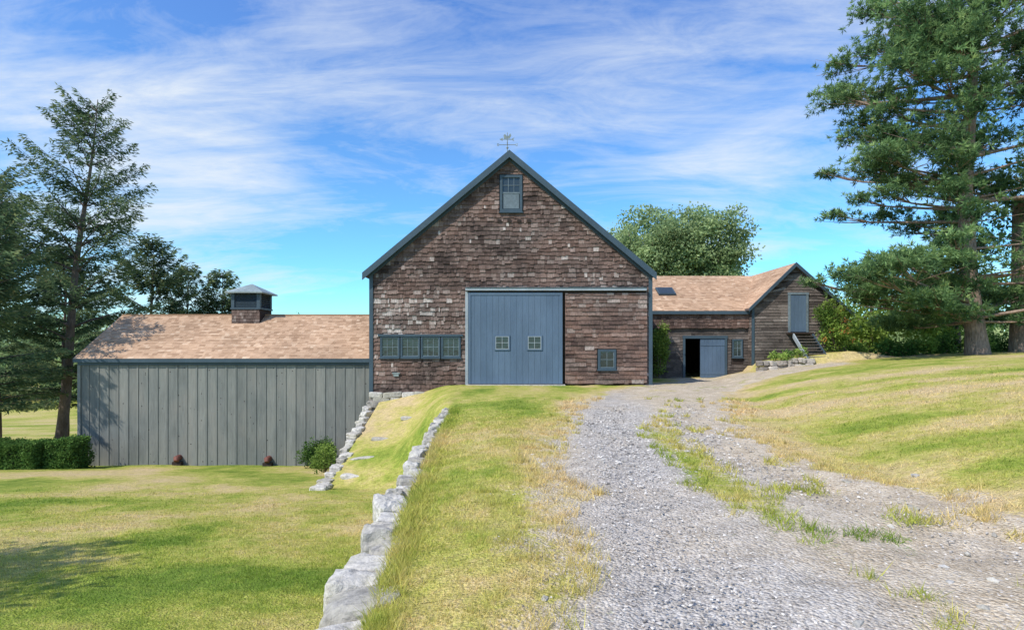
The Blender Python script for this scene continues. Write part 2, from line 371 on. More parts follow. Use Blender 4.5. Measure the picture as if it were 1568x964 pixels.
for row in range(4):
    x=11.7+.2*RNG.random()
    while x<14.3:
        ln=RNG.uniform(.2,.5); items.append((x+ln/2,27.4+.05*row+RNG.normal(0,.04),.12+.23*row+.06*(x-11.7)+RNG.normal(0,.03),ln,.4,.25,RNG.normal(0,.15))); x+=ln
stones('stone_garden_wall',items,M_found,p=6,amp=.14)

# ------------------------------------------------------------------ shingle fields
def shingles(name,o,u,v,n,W,H,course,wmin,wmax,th,mat,parent,top=None,holes=(),jit=.012,wave=.02,gap=.004,rf=None,sig=.17):
    o=np.array(o,float);u=np.array(u,float);v=np.array(v,float);n=np.array(n,float)
    V=[];F=[];R=[]; k=0; nr=int(math.ceil(H/course))
    top=top or (lambda x:H)
    for r in range(nr):
        x=-random.random()*wmax; rowr=random.gauss(0,.08)
        while x<W:
            w=wmin+(wmax-wmin)*random.random()**1.5; a=max(0,x); b=min(W,x+w-gap); x+=w
            if b-a<.02: continue
            wv=wave*(float(vn(a*.6,r*.35,5))-.5)*2
            zb=r*course+random.uniform(-jit,jit)+wv; zt=(r+1.25)*course+wv; zt=min(zt,H+.02)
            segs=[(a,b)]; zm=(r+.5)*course
            for (h0,h1,g0,g1) in holes:
                ns=[]
                for (s0,s1) in segs:
                    if s1<=h0 or s0>=h1 or zt<=g0 or zb>=g1: ns.append((s0,s1)); continue
                    if g0<zm<g1:
                        if s0<h0-.02: ns.append((s0,h0))
                        if s1>h1+.02: ns.append((h1,s1))
                    else:
                        if zm<=g0: zt=min(zt,g0)
                        else: zb=max(zb,g1)
                        ns.append((s0,s1))
                segs=ns
            for (s0,s1) in segs:
                tl=min(zt,top(s0)); tr=min(zt,top(s1)); bl=min(zb,tl); br=min(zb+random.uniform(-.3,.3)*jit,tr)
                if tl-bl<.01 and tr-br<.01: continue
                t=th*random.uniform(.7,1.35)
                pts=[(s0,bl,t),(s1,br,t),(s0,bl,0),(s1,br,0),(s0,tl,.003),(s1,tr,.003)]
                for p in pts: V.append(tuple(o+u*p[0]+v*p[1]+n*p[2]))
                F+=[(k,k+1,k+5,k+4),(k+2,k+3,k+1,k),(k+2,k,k+4),(k+1,k+3,k+5)]; k+=6
                rr=random.gauss(.45,sig)+rowr+(.12 if random.random()<.06 else 0)
                if rf: rr+=rf((s0+s1)/2,zb)
                R+=[min(1,max(0,rr))]*4
    return py_mesh(name,V,F,mat,parent,R)
def window(pre,x0,x1,z0,z1,y,cols,rows,parent,fm=M_trim,mm=None,fw=.07,proud=.07,sill=True):
    mm=mm or fm
    L=[(x0,x1,y-proud,y,z1-fw,z1),(x0,x0+fw,y-proud,y,z0+fw,z1-fw),(x1-fw,x1,y-proud,y,z0+fw,z1-fw),(x0,x1,y-proud,y,z0,z0+fw)]
    if sill: L.append((x0-.04,x1+.04,y-proud-.04,y-.002,z0-.045,z0-.002))
    boxes(pre+'_frame',L,fm,parent)
    gx0,gx1,gz0,gz1=x0+fw,x1-fw,z0+fw,z1-fw; yg=y-.02
    boxes(pre+'_glass',[(gx0,gx1,yg,y+.01,gz0,gz1)],M_glass,parent)
    L=[]; s=.010; e=.024
    L+=[(gx0,gx0+e,yg-.02,yg-.002,gz0,gz1),(gx1-e,gx1,yg-.02,yg-.002,gz0,gz1),(gx0+e,gx1-e,yg-.02,yg-.002,gz0,gz0+e),(gx0+e,gx1-e,yg-.02,yg-.002,gz1-e,gz1)]
    for i in range(1,cols):
        c=gx0+(gx1-gx0)*i/cols; L.append((c-s,c+s,yg-.018,yg-.003,gz0+e,gz1-e))
    for j in range(1,rows):
        c=gz0+(gz1-gz0)*j/rows; L.append((gx0+e,gx1-e,yg-.016,yg-.004,c-s,c+s))
    boxes(pre+'_muntins',L,mm,parent)

# ------------------------------------------------------------------ MAIN BARN
B=empty('shingled_barn')
YF=24.4; YB=40.0; AX=-.11; AZ=9.97; SL=5.18/6.22
def rt(x): return AZ-SL*abs(x-AX)
tz=lambda x:rt(x)-.16
prism('walls',[(-6.05,-.4),(5.95,-.4),(5.95,tz(5.95)),(AX,tz(AX)),(-6.05,tz(-6.05))],YF,YB,M_inner,B)
boxes('foundation',[(-6.12,6.0,YF-.06,YB+.05,-4.6,-.402)],M_found,B)
it=[]
for rw in range(3):
    x=-6.1+.15*rw
    while x<-2.3:
        ln=random.uniform(.5,1.0); it.append((x+ln/2,YF-.02,-.42-.24*rw,ln,.3,.25,0)); x+=ln
stones('foundation_stones',it,M_granite,B,p=8,amp=.05)
zb=-.30
holes=[(-1.95+6.05,2.25+6.05,-.2,4.15-zb),(-5.66+6.05,-2.18+6.05,1.13-zb,2.12-zb),(-.55+6.05,.47+6.05,7.35-zb,9.02-zb),(2.2+6.05,5.72+6.05,-.1,4.05-zb)]
def rfm(x,z):
    v=.34*(float(vn(x*.7,z*.9,91))-.5)+.22*(float(vn(x*2.3,z*1.6,97))-.5)
    if z>4.6: v-=.03
    if 2.2<z<4.4 : v+=.14
    if z<1.4 and x<4: v-=.10
    return v
shingles('front_shingles',(-6.05,YF,zb),(1,0,0),(0,0,1),(0,-1,0),12,10.2,.182,.05,.30,.045,M_shb,B,top=lambda x:tz(x-6.05)-zb,holes=holes,jit=.034,wave=.045,rf=rfm,gap=.002,sig=.19)
for nm,xx,nn,o,u in (('left_shingles',-6.05,(-1,0,0),(-6.05,YB,-.3),(0,-1,0)),('right_shingles',5.95,(1,0,0),(5.95,YF,-.3),(0,1,0))):
    shingles(nm,o,u,(0,0,1),nn,YB-YF,5.0,.182,.2,.4,.03,M_shb,B)
boxes('panel_backing',[(2.27,5.76,YF-.11,YF,.08,3.93)],M_inner,B)
shingles('sliding_panel_shingles',(2.27,YF-.11,.08),(1,0,0),(0,0,1),(0,-1,0),3.49,3.86,.18,.08,.6,.042,M_shr,B,holes=[(3.62-2.27,4.47-2.27,.62-.08,1.56-.08)],jit=.02,wave=.025,gap=.002,
         rf=lambda x,z:(.12 if z>3.2 else (-.02 if z>1.5 else .04))+.25*(float(vn(x*1.3,z*1.3,99))-.5))
for s,nm in ((-1,'roof_left'),(1,'roof_right')):
    e=AX+s*6.24; pts=[(AX,AZ),(e,rt(e)),(e,rt(e)-.13),(AX,AZ-.15)]
    prism(nm,pts,YF-.25,YB+.3,M_roofd,B)
    uu=Vector((s*6.24,0,-SL*6.24)); L=uu.length; uu.normalize()
    nn=uu.cross(Vector((0,1,0))); nn=nn if nn.z>0 else -nn
    shingles(nm+'_shingles',(e,(YB+.3) if s<0 else (YF-.25),rt(e)),(0,-1 if s<0 else 1,0),tuple(-uu),tuple(nn),YB-YF+.55,L,.2,.25,.4,.012,M_roof,B,wave=0,jit=.002)
    pts=[(AX,AZ+.005),(e-s*.0,rt(e)+.005),(e,rt(e)-.30),(AX,AZ-.30)]
    prism('rake_board'+('_l' if s<0 else '_r'),pts,YF-.31,YF-.253,M_trim,B)
    pts=[(AX,AZ-.17),(AX+s*6.02,rt(AX+s*6.02)-.17),(AX+s*6.02,rt(AX+s*6.02)-.40),(AX,AZ-.40)]
    prism('frieze'+('_l' if s<0 else '_r'),pts,YF-.06,YF-.001,M_trim,B)
boxes('corner_boards',[(-6.11,-5.95,YF-.07,YF-.002,-.35,4.80),(5.85,6.01,YF-.07,YF-.002,-.1,4.80),(-6.11,-6.052,YF,YF+.15,-.35,4.8),(5.952,6.01,YF,YF+.15,-.1,4.8)],M_trim,B)
bd=[];x=-1.84
while x<2.1:
    w=.255; bd.append((x,min(x+w-.006,2.13),YF-.15,YF-.10,.06,3.95)); x+=w
dh=[(-.75,-.09),(.63,1.29)]
boxes('sliding_door_boards',bd,M_door,B)
boxes('sliding_door_back',[(-1.84,2.13,YF-.10,YF-.05,.06,3.95)],M_door,B)
boxes('door_edge_trim',[(-1.86,-1.76,YF-.175,YF-.152,.06,3.95),(2.05,2.15,YF-.175,YF-.152,.06,3.95),(-1.76,2.05,YF-.172,YF-.152,3.84,3.95)],M_door,B)
for i,(a,b) in enumerate(dh): window('door_window_%d'%i,a,b,1.49,2.13,YF-.152,2,2,B,fm=M_door,mm=M_track,fw=.05,proud=.035,sill=False)
boxes('door_jamb',[(-2.0,-1.88,YF-.06,YF-.002,0,4.0)],M_track,B)
boxes('door_track',[(-1.98,5.72,YF-.24,YF-.03,4.03,4.14)],M_track,B)
boxes('track_flashing',[(-1.98,5.72,YF-.27,YF-.002,4.142,4.165)],M_trim,B)
boxes('door_threshold',[(-1.95,2.25,YF-.42,YF-.05,-.10,.035)],M_granite,B)
for i in range(4):
    a=-5.64+i*.87; window('sash_%d'%i,a,a+.83,1.17,2.08,YF,3,2,B,fw=.065,proud=.07,mm=M_mun)
boxes('window_strip_head',[(-5.74,-2.1,YF-.10,YF-.001,2.083,2.17)],M_trim,B)
window('low_window',3.66,4.44,.66,1.53,YF-.11,2,2,B,fw=.09,proud=.06,mm=M_mun)
window('gable_window',-.52,.44,7.40,8.98,YF,1,1,B,fw=.11,proud=.08)
boxes('gable_window_muntins',[(-.41,.33,YF-.052,YF-.042,8.18,8.25),(-.17,-.145,YF-.05,YF-.041,8.25,8.87),(.07,.095,YF-.05,YF-.041,8.25,8.87),(-.41,.33,YF-.049,YF-.0405,8.53,8.55)],M_mun,B)
boxes('gable_window_lower_panel',[(-.41,.33,YF-.04,YF-.0215,7.55,8.18)],M_mun,B)
boxes('gable_vent_holes',[(-.62+i*.42,-.62+i*.42+.16,YF-.068,YF-.03,6.96,7.08) for i in range(4)],M_inner,B)
boxes('wall_vent',[(-5.12,-4.8,YF-.10,YF-.02,.48,.53),(-5.07,-4.85,YF-.09,YF-.03,.38,.47)],M_metal,B)
W=empty('weathervane'); cx=-.2
def rod(name,p,q,r0,r1,mat,parent,n=8):
    p=Vector(p);q=Vector(q);d=(q-p).normalized(); a=d.orthogonal().normalized(); b=d.cross(a)
    V=[];F=[]
    for c,r in ((p,r0),(q,r1)):
        for i in range(n): t=2*math.pi*i/n; V.append(c+a*math.cos(t)*r+b*math.sin(t)*r)
    F=[(i,(i+1)%n,n+(i+1)%n,n+i) for i in range(n)]+[tuple(range(n))[::-1],tuple(range(n,2*n))]
    return py_mesh(name,V,F,mat,parent,[.5]*len(F))
yw=YF+.1
rod('pole',(cx,yw,9.8),(cx,yw,10.85),.022,.014,M_metal,W)
rod('arm_ew',(cx-.36,yw,10.33),(cx+.36,yw,10.33),.014,.014,M_metal,W); rod('arm_ns',(cx,yw-.36,10.33),(cx,yw+.36,10.33),.014,.014,M_metal,W)
boxes('letters',[(cx-.44,cx-.36,yw-.01,yw+.01,10.28,10.30),(cx-.44,cx-.42,yw-.01,yw+.01,10.30,10.38),(cx-.42,cx-.36,yw-.01,yw+.01,10.33,10.345),(cx-.42,cx-.36,yw-.01,yw+.01,10.37,10.385),(cx+.36,cx+.38,yw-.01,yw+.01,10.28,10.39),(cx+.42,cx+.44,yw-.01,yw+.01,10.28,10.39),(cx+.38,cx+.42,yw-.01,yw+.01,10.28,10.30)],M_metal,W)
prism('arrow',[(cx-.34,10.56),(cx-.20,10.63),(cx-.20,10.575),(cx+.18,10.575),(cx+.30,10.64),(cx+.26,10.56),(cx+.30,10.48),(cx+.18,10.545),(cx-.20,10.545),(cx-.20,10.49)],yw-.008,yw+.008,M_metal,W)
prism('rooster',[(cx-.14,10.58),(cx-.17,10.72),(cx-.10,10.80),(cx-.05,10.72),(cx+.04,10.70),(cx+.13,10.82),(cx+.17,10.72),(cx+.10,10.60)],yw-.006,yw+.006,M_metal,W)
bm=bmesh.new(); bmesh.ops.create_uvsphere(bm,u_segments=12,v_segments=8,radius=.05,matrix=Matrix.Translation((cx,yw,10.2))); me=bpy.data.meshes.new('ball'); bm.to_mesh(me); bm.free(); me.materials.append(M_metal); link(bpy.data.objects.new('ball',me),W)

# ------------------------------------------------------------------ BOARD AND BATTEN SHED (left)
S=empty('board_and_batten_shed')
sx0,sx1,sy0,sy1=-19.82,-6.1,26.05,32.25; ym=29.15; ez=1.10; rz=3.27; ps=(rz-ez)/(ym-sy0+.15)
prism('walls',[(sy0,-4.6),(sy1,-4.6),(sy1,ez-.05),(ym,rz-.25),(sy0,ez-.05)],sx0,sx1,M_inner,S,axis='x')
L=[];R=[];x=sx0
while x<sx1:
    w=.45; L.append((x,min(x+w-.008,sx1),sy0-.025,sy0,-3.98,ez-.02)); R.append(min(1,max(0,random.gauss(.5,.28)))); x+=w
boxes('boards',L,M_board,S,R)
L=[(sx0+.45*i-.04,sx0+.45*i+.035,sy0-.048,sy0-.027,-3.98,ez-.06) for i in range(1,int((sx1-sx0)/.45)+1)]
boxes('battens',L,M_board,S,[random.uniform(.3,.9) for _ in L])
kn=[]
for i in range(110):
    kx=random.uniform(sx0+.1,sx1-.1); kz=random.uniform(-3.8,.7); r=random.uniform(.008,.02)
    kn.append((kx-r,kx+r,sy0-.0275,sy0-.0255,kz-r*1.3,kz+r*1.3))
boxes('knots',kn,M_inner,S)
L=[];y=sy0
while y<sy1: L.append((sx0-.025,sx0,y,min(y+.44,sy1),-4.2,ez-.1+max(0,min(y-sy0,sy1-y-.44))*ps)); y+=.45
boxes('end_boards',L,M_board,S)
boxes('corner_board',[(sx0-.03,sx0+.11,sy0-.075,sy0-.027,-3.98,ez-.06)],M_board,S)
boxes('skirt_board',[(sx0-.03,sx1,sy0-.085,sy0,-4.12,-3.99)],M_inner,S)
boxes('fascia',[(sx0-.12,sx1,sy0-.20,sy0-.155,ez-.17,ez+.0)],M_trim,S)
boxes('frieze_board',[(sx0,sx1,sy0-.09,sy0-.027,ez-.30,ez-.06)],M_trim,S)
boxes('soffit',[(sx0-.12,sx1,sy0-.155,sy0-.0,ez-.055,ez-.03)],M_trim,S)
for i,x in enumerate((-15.2,-11.1)):
    zz=float(height(x,sy0-.2))
    rod('wall_vent_pipe_%d'%i,(x,sy0,zz+.32),(x,sy0-.22,zz+.32),.13,.13,M_rust,S,14); rod('wall_vent_hood_%d'%i,(x,sy0-.22,zz+.34),(x+.02,sy0-.34,zz+.20),.15,.10,M_rust,S,14)
    boxes('wall_vent_post_%d'%i,[(x-.2,x+.2,sy0-.3,sy0-.1,zz-.05,zz+.16)],M_inner,S)
for s,nm in ((1,'roof_front'),(-1,'roof_back')):
    ye=sy0-.2 if s>0 else sy1+.2
    o=Vector((sx0-.12 if s>0 else sx1,ye,ez)); r=Vector((o.x,ym,rz)); v=r-o; Ln=v.length; v.normalize(); u=Vector((1 if s>0 else -1,0,0)); n=u.cross(v)
    Wd=sx1-sx0+.12
    slab(nm,o-n*.08,u*Wd,v*Ln,n*.08,M_roofd,S)
    shingles(nm+'_shingles',tuple(o),tuple(u),tuple(v),tuple(n),Wd,Ln,.145,.12,.32,.014,M_roof,S,wave=.004,jit=.004,gap=.002,sig=.24)
slab('rake_trim',(sx0-.145,sy0-.2,ez-.16),(.02,0,0),(0,ym-sy0+.2,rz-ez),(0,0,.17),M_trim,S)
boxes('ridge_cap',[(sx0-.12,sx1,ym-.09,ym+.09,rz-.03,rz+.035)],M_roof,S)
C=empty('cupola'); C.parent=S
cx=-13.32; h=.70
boxes('cupola_base',[(cx-h,cx+h,ym-h,ym+h,2.7,3.52)],M_inner,C)
shingles('cupola_base_shingles',(cx-h,ym-h,2.75),(1,0,0),(0,0,1),(0,-1,0),2*h,.75,.15,.1,.2,.02,M_shb,C)
boxes('cupola_sill',[(cx-h-.05,cx+h+.05,ym-h-.05,ym+h+.05,3.52,3.60)],M_trim,C)
b=h-.06
L=[]
for sx in (-1,1):
    for sy in (-1,1): L.append((cx+sx*b-.08,cx+sx*b+.08,ym+sy*b-.08,ym+sy*b+.08,3.6,4.32))
boxes('cupola_posts',L,M_trim,C)
boxes('cupola_core',[(cx-b+.08,cx+b-.08,ym-b+.08,ym+b-.08,3.6,4.32)],M_inner,C)
for i in range(7):
    z=3.63+i*.098
    slab('louvre_%d'%i,(cx-b+.08,ym-b-.05,z),(2*b-.16,0,0),(0,.11,.085),(0,-.01,.014),M_trim,C)
    slab('louvre_side_%d'%i,(cx+b+.05,ym-b+.08,z),(0,2*b-.16,0),(-.11,0,.085),(.01,0,.014),M_trim,C)
e=.93
V=[(cx-e,ym-e,4.32),(cx+e,ym-e,4.32),(cx+e,ym+e,4.32),(cx-e,ym+e,4.32),(cx-e,ym-e,4.38),(cx+e,ym-e,4.38),(cx+e,ym+e,4.38),(cx-e,ym+e,4.38)]
q=.45
V+=[(cx-q,ym-q,4.63),(cx+q,ym-q,4.63),(cx+q,ym+q,4.63),(cx-q,ym+q,4.63),(cx,ym,4.86)]
F=[(3,2,1,0),(0,1,5,4),(1,2,6,5),(2,3,7,6),(3,0,4,7),(4,5,9,8),(5,6,10,9),(6,7,11,10),(7,4,8,11),(8,9,12),(9,10,12),(10,11,12),(11,8,12)]
py_mesh('cupola_roof',V,F,M_metal,C,[.5]*len(F))

# ------------------------------------------------------------------ RIGHT WING
O=empty('shingled_outbuilding')
wy=30.0; wx0,wx1=5.95,12.45; ez=3.52; ry=34.3; rz=5.92
dz=2.08; d0,d1=9.1,11.22
boxes('front_wall_backing',[(wx0,d0,wy,wy+.15,-.4,ez),(d1,wx1,wy,wy+.15,-.4,ez),(d0,d1,wy,wy+.15,dz,ez)],M_inner,O)
boxes('other_walls',[(wx0,wx0+.15,wy+.15,38.5,-.4,ez),(wx0+.15,wx1,38.4,38.6,-.4,ez),(12.3,12.45,wy+.15,38.4,-.4,ez)],M_inner,O)
boxes('floor',[(wx0,wx1,wy+.15,38.4,-.5,-.02)],M_inner,O)
shingles('wing_upper_shingles',(wx0,wy-.12,2.62),(1,0,0),(0,0,1),(0,-1,0),wx1-wx0,.9,.16,.1,.25,.034,M_shb,O,jit=.02,wave=.02,rf=lambda x,z:-.25)  # upper band coloured darker to paint in the shadow under the eave
boxes('upper_band_backing',[(wx0,wx1,wy-.12,wy-.001,2.62,ez)],M_inner,O)
shingles('wing_lower_shingles',(wx0,wy,-.2),(1,0,0),(0,0,1),(0,-1,0),wx1-wx0,2.85,.15,.2,.9,.034,M_shg,O,holes=[(d0-wx0-.02,d1-wx0+.02,-.1,dz+.22),(11.55-wx0,12.2-wx0,.9,2.2),(6.3-wx0,7.9-wx0,.95,2.15)],rf=lambda x,z:-.12,gap=.002,jit=.01,wave=.01)
boxes('door_frame',[(d0-.1,d0+.02,wy-.07,wy+.14,-.05,dz),(d1-.02,d1+.1,wy-.07,wy+.14,-.05,dz),(d0-.12,d1+.12,wy-.08,wy+.14,dz+.002,dz+.15)],M_trim,O)
boxes('half_open_door',[(9.92+i*.215,9.92+i*.215+.21,wy-.035,wy+.005,.02,dz-.02) for i in range(6)],M_door,O)
boxes('door_rails',[(9.93,11.2,wy-.055,wy-.037,.2,.34),(9.93,11.2,wy-.055,wy-.037,1.7,1.84)],M_door,O)
window('wing_window',11.6,12.15,1.08,2.05,wy,2,2,O,mm=M_mun,fw=.07)
window('wing_strip_window',6.4,7.8,1.1,2.0,wy,3,2,O,mm=M_mun,fw=.07)
for s,nm in ((1,'wing_roof_front'),(-1,'wing_roof_back')):
    ye=wy-.25 if s>0 else 2*ry-wy+.25
    o=Vector((wx0+.0 if s>0 else 14.6,ye,ez)); v=Vector((0,ry-ye,rz-ez)); Ln=v.length; v.normalize(); u=Vector((s,0,0)); n=u.cross(v)
    Wd=14.6-wx0
    slab(nm,o-n*.1,u*(6.55 if s>0 else Wd),v*Ln,n*.095,M_roofd,O)
    shingles(nm+'_shingles',tuple(o),tuple(u),tuple(v),tuple(n),Wd if s<0 else 8.6,Ln,.15,.12,.32,.014,M_roof,O,wave=.004,jit=.004,gap=.002,sig=.24,
             holes=([(6.55,9,-.2,.5)] if s>0 else ()))
    if s>0:
        so=o+u*2.2+v*2.05
        slab('skylight_frame',so,u*.95,v*.95,n*.12,M_trim,O); slab('skylight_glass',so+u*.08+v*.08+n*.1,u*.79,v*.79,n*.03,M_glass,O)
boxes('wing_fascia',[(wx0+.02,wx1,wy-.30,wy-.252,ez-.17,ez+.0)],M_trim,O)
boxes('wing_soffit',[(wx0+.02,wx1,wy-.252,wy-.0,ez-.12,ez-.10)],M_trim,O)
gy=29.5; gx0,gx1=12.45,17.35; ga=14.62; gz=5.97; gl=3.62; gs=(gz-gl)/(ga-12.2)
gt=lambda x:gz-gs*abs(x-ga)*(1 if x<ga else .9)
prism('gable_walls',[(gx0,-.3),(gx1,-.3),(gx1,gt(gx1)-.15),(ga,gz-.15),(gx0,gt(gx0)-.15)],gy,38.4,M_inner,O)
shingles('gable_shingles',(gx0,gy,-.2),(1,0,0),(0,0,1),(0,-1,0),gx1-gx0,6.3,.15,.2,1.0,.034,M_shg,O,top=lambda x:gt(x+gx0)-.15+.2,holes=[(14.3-gx0,15.3-gx0,2.55,4.65)],jit=.01,wave=.01,gap=.002,rf=lambda x,z:.06)
shingles('gable_left_shingles',(gx0,38,-.2),(0,-1,0),(0,0,1),(-1,0,0),8.5,3.9,.15,.2,.4,.02,M_shg,O)
shingles('gable_right_shingles',(gx1,gy,-.2),(0,1,0),(0,0,1),(1,0,0),8.5,3.6,.15,.2,.4,.02,M_shg,O)
for s,nm,e in ((-1,'gable_roof_left',12.2),(1,'gable_roof_right',17.6)):
    ez2=gt(e); prism(nm,[(ga,gz),(e,ez2),(e,ez2-.1),(ga,gz-.13)],gy-.22,38.6,M_roofd,O)
    v=Vector((ga-e,0,gz-ez2)); Ln=v.length; v.normalize(); u=Vector((0,-1,0)) if s<0 else Vector((0,1,0)); n=u.cross(v)
    if n.z<0: n=-n
    shingles(nm+'_shingles',(e,38.6 if s<0 else gy-.22,ez2),tuple(u),tuple(v),tuple(n),9.3,Ln,.15,.2,.36,.012,M_roof,O,wave=.004,jit=.004,gap=.002)
    prism('gable_rake'+str(s),[(ga,gz+.02),(e,ez2+.02),(e,ez2-.17),(ga,gz-.19)],gy-.28,gy-.223,M_trim,O)
boxes('gable_corner_board',[(gx0-.03,gx0+.1,gy-.06,gy-.002,-.2,gt(gx0)-.2)],M_trim,O)
boxes('loft_door',[(14.42+i*.2,14.42+i*.2+.195,gy-.06,gy-.01,2.42,4.32) for i in range(4)],M_door,O)
boxes('loft_door_frame',[(14.3,14.41,gy-.08,gy-.002,2.4,4.34),(15.225,15.335,gy-.08,gy-.002,2.4,4.34),(14.28,15.36,gy-.09,gy-.002,4.342,4.45)],M_mun,O)
boxes('loft_platform',[(14.2,15.4,gy-.5,gy-.03,2.30,2.38)],M_inner,O)
nst=8
T=[(14.40,15.30,gy-.5-.17*(i+1),gy-.5-.17*i+.03,2.30-(i+1)*.145,2.30-(i+1)*.145+.04) for i in range(nst)]
boxes('stair_treads',T,M_shg,O)
for x in (14.33,15.31):
    slab('stringer',(x,gy-.45,2.10),(.06,0,0),(0,-.17*(nst+.6),-.145*(nst+.6)),(0,0,.26),M_track if x<15 else M_trim,O)

# ------------------------------------------------------------------ vegetation
def slivers(P,D,Ln,Wd):
    n=len(P); D=D/np.linalg.norm(D,axis=1)[:,None]; r=RNG.normal(0,1,(n,3)); S_=np.cross(D,r); S_/=np.linalg.norm(S_,axis=1)[:,None]+1e-9
    Ln=np.broadcast_to(Ln,(n,))[:,None]; Wd=np.broadcast_to(Wd,(n,))[:,None]
    m=P+D*Ln*.45
    V=np.stack([P,m+S_*Wd/2,P+D*Ln,m-S_*Wd/2],1).reshape(-1,3)
    return V
def quadF(n): return np.arange(4*n).reshape(-1,4)
def tube(path,rad,n=8):
    path=[Vector(p) for p in path]; V=[];F=[]
    for i,p in enumerate(path):
        d=(path[min(i+1,len(path)-1)]-path[max(i-1,0)]).normalized(); a=d.cross(Vector((.3,.9,.1))).normalized(); b=d.cross(a)
        for j in range(n): t=6.2832*j/n; V.append(p+(a*math.cos(t)+b*math.sin(t))*rad[i])
    for i in range(len(path)-1):
        for j in range(n): F.append((i*n+j,i*n+(j+1)%n,(i+1)*n+(j+1)%n,(i+1)*n+j))
    return V,F
class Wood:
    def __init__(s): s.V=[];s.F=[]
    def add(s,path,rad,n=7):
        V,F=tube(path,rad,n); b=len(s.V); s.V+=V; s.F+=[tuple(i+b for i in f) for f in F]
    def make(s,name,mat,parent): return py_mesh(name,s.V,s.F,mat,parent,[.5]*len(s.F),smooth=True)

def spruce(base,H,R,lean=(0,0),t0=.12,name='spruce_tree',dens=1.0,scale=1.0,sp=.55):
    T=empty(name); w=Wood(); bx,by,bz=base
    ax=lambda t:np.array([bx+lean[0]*t,by+lean[1]*t,bz+H*t])
    w.add([ax(t)+np.array([.08*math.sin(9*t),.08*math.cos(7*t),0]) for t in np.linspace(0,.99,12)],[max(.02,.015*H*(1-t)**.9) for t in np.linspace(0,.99,12)],9)
    Ps=[];Ds=[];Ls=[];Rs=[]
    t=t0
    while t<.985:
        prof=(1-t)**.62*(.6+.4*min(1,(t-t0+.1)/.25))
        nb=random.randint(4,7)
        a0=random.random()*6.28
        for i in range(nb):
            if random.random()<.2: continue
            a=a0+6.28*i/nb+random.gauss(0,.3); Lb=R*prof*random.uniform(.45,1.32)+.15
            d=np.array([math.cos(a),math.sin(a),0]); side=np.array([-d[1],d[0],0])
            up0=.32+.5*(t)+random.gauss(0,.1) ; droop=.55*(1-t)
            m=int(max(4,Lb/.13)); s=np.linspace(.15,1,m)
            zc=(up0*s-droop*s*s*1.25+.25*s**3)*Lb
            pts=ax(t)[None]+d[None]*(s*Lb)[:,None]; pts[:,2]+=zc
            w.add([ax(t)]+[pts[int(k)] for k in np.linspace(1,m-1,3)],[.05*Lb/3+.012,.03*Lb/3+.008,.016,.006],4)
            for sg in (-1,1):
                tl=.5*Lb**.6*(1-.8*np.abs(s-.4))*RNG.uniform(.45,1.2,m)
                for f in np.linspace(.0,1,5):
                    if f==0 and sg<0: continue
                    p=pts+ (side*sg*.8+d*.55)[None]*(tl*f)[:,None]; p[:,2]-=.22*tl*f
                    k=max(1,int(round(2.2*dens)))
                    pp=np.repeat(p,k,0)+RNG.normal(0,.045,(m*k,3)); dd=(side*sg*.7+d*.8)[None]+RNG.normal(0,.4,(m*k,3)); dd[:,2]-=.2
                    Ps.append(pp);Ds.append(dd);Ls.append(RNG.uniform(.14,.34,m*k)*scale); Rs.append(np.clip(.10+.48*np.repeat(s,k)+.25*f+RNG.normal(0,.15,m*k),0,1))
        t+=random.uniform(.6,1.3)*sp/H*(1+.6*(1-t))
    P=np.concatenate(Ps);D=np.concatenate(Ds);L=np.concatenate(Ls);Rn=np.concatenate(Rs)
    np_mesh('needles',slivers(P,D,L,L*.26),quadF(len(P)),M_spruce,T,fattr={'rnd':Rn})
    w.make('trunk_and_branches',M_bark,T); return T
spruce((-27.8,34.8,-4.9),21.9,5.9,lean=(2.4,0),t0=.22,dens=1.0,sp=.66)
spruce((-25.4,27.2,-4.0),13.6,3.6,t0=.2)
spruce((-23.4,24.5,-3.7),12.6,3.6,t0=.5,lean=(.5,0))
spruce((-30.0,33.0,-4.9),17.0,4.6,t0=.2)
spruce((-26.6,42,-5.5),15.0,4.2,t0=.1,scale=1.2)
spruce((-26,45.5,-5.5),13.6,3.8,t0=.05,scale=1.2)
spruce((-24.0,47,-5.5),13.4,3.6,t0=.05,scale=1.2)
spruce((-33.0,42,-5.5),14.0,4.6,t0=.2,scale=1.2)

def blob_leaves(blobs,per,size,mat,parent,name='leaves',shell=.55,flat=1.0,asp=.62):
    VV=[];R=[]
    for (c,r) in blobs:
        c=np.array(c); r=np.broadcast_to(np.array(r,float),(3,)); n=int(per*(r[0]*r[1]*r[2])**(2/3.)) if per>0 else 50
        d=RNG.normal(0,1,(n,3)); d/=np.linalg.norm(d,axis=1)[:,None]; q=RNG.uniform(shell,1.05,n)**.7
        bump=1+.28*np.sin(d[:,0]*5+c[0])*np.sin(d[:,1]*5+c[1]*2)*np.sin(d[:,2]*4+c[2])
        P=c+d*(q*bump)[:,None]*r
        D=d*.6+RNG.normal(0,.8,(n,3)); D[:,2]-=.2
        L=size*RNG.uniform(.6,1.3,n); VV.append(slivers(P,D,L,L*asp))
        R.append(np.clip(.30+.30*(q-.6)+.22*d[:,2]+RNG.normal(0,.17,n)+RNG.normal(0,.07),0,1))  # leaves paler upward and outward, so light and shade sit in the tone
    V=np.concatenate(VV); return np_mesh(name,V,quadF(len(V)//4),mat,parent,fattr={'rnd':np.concatenate(R)})
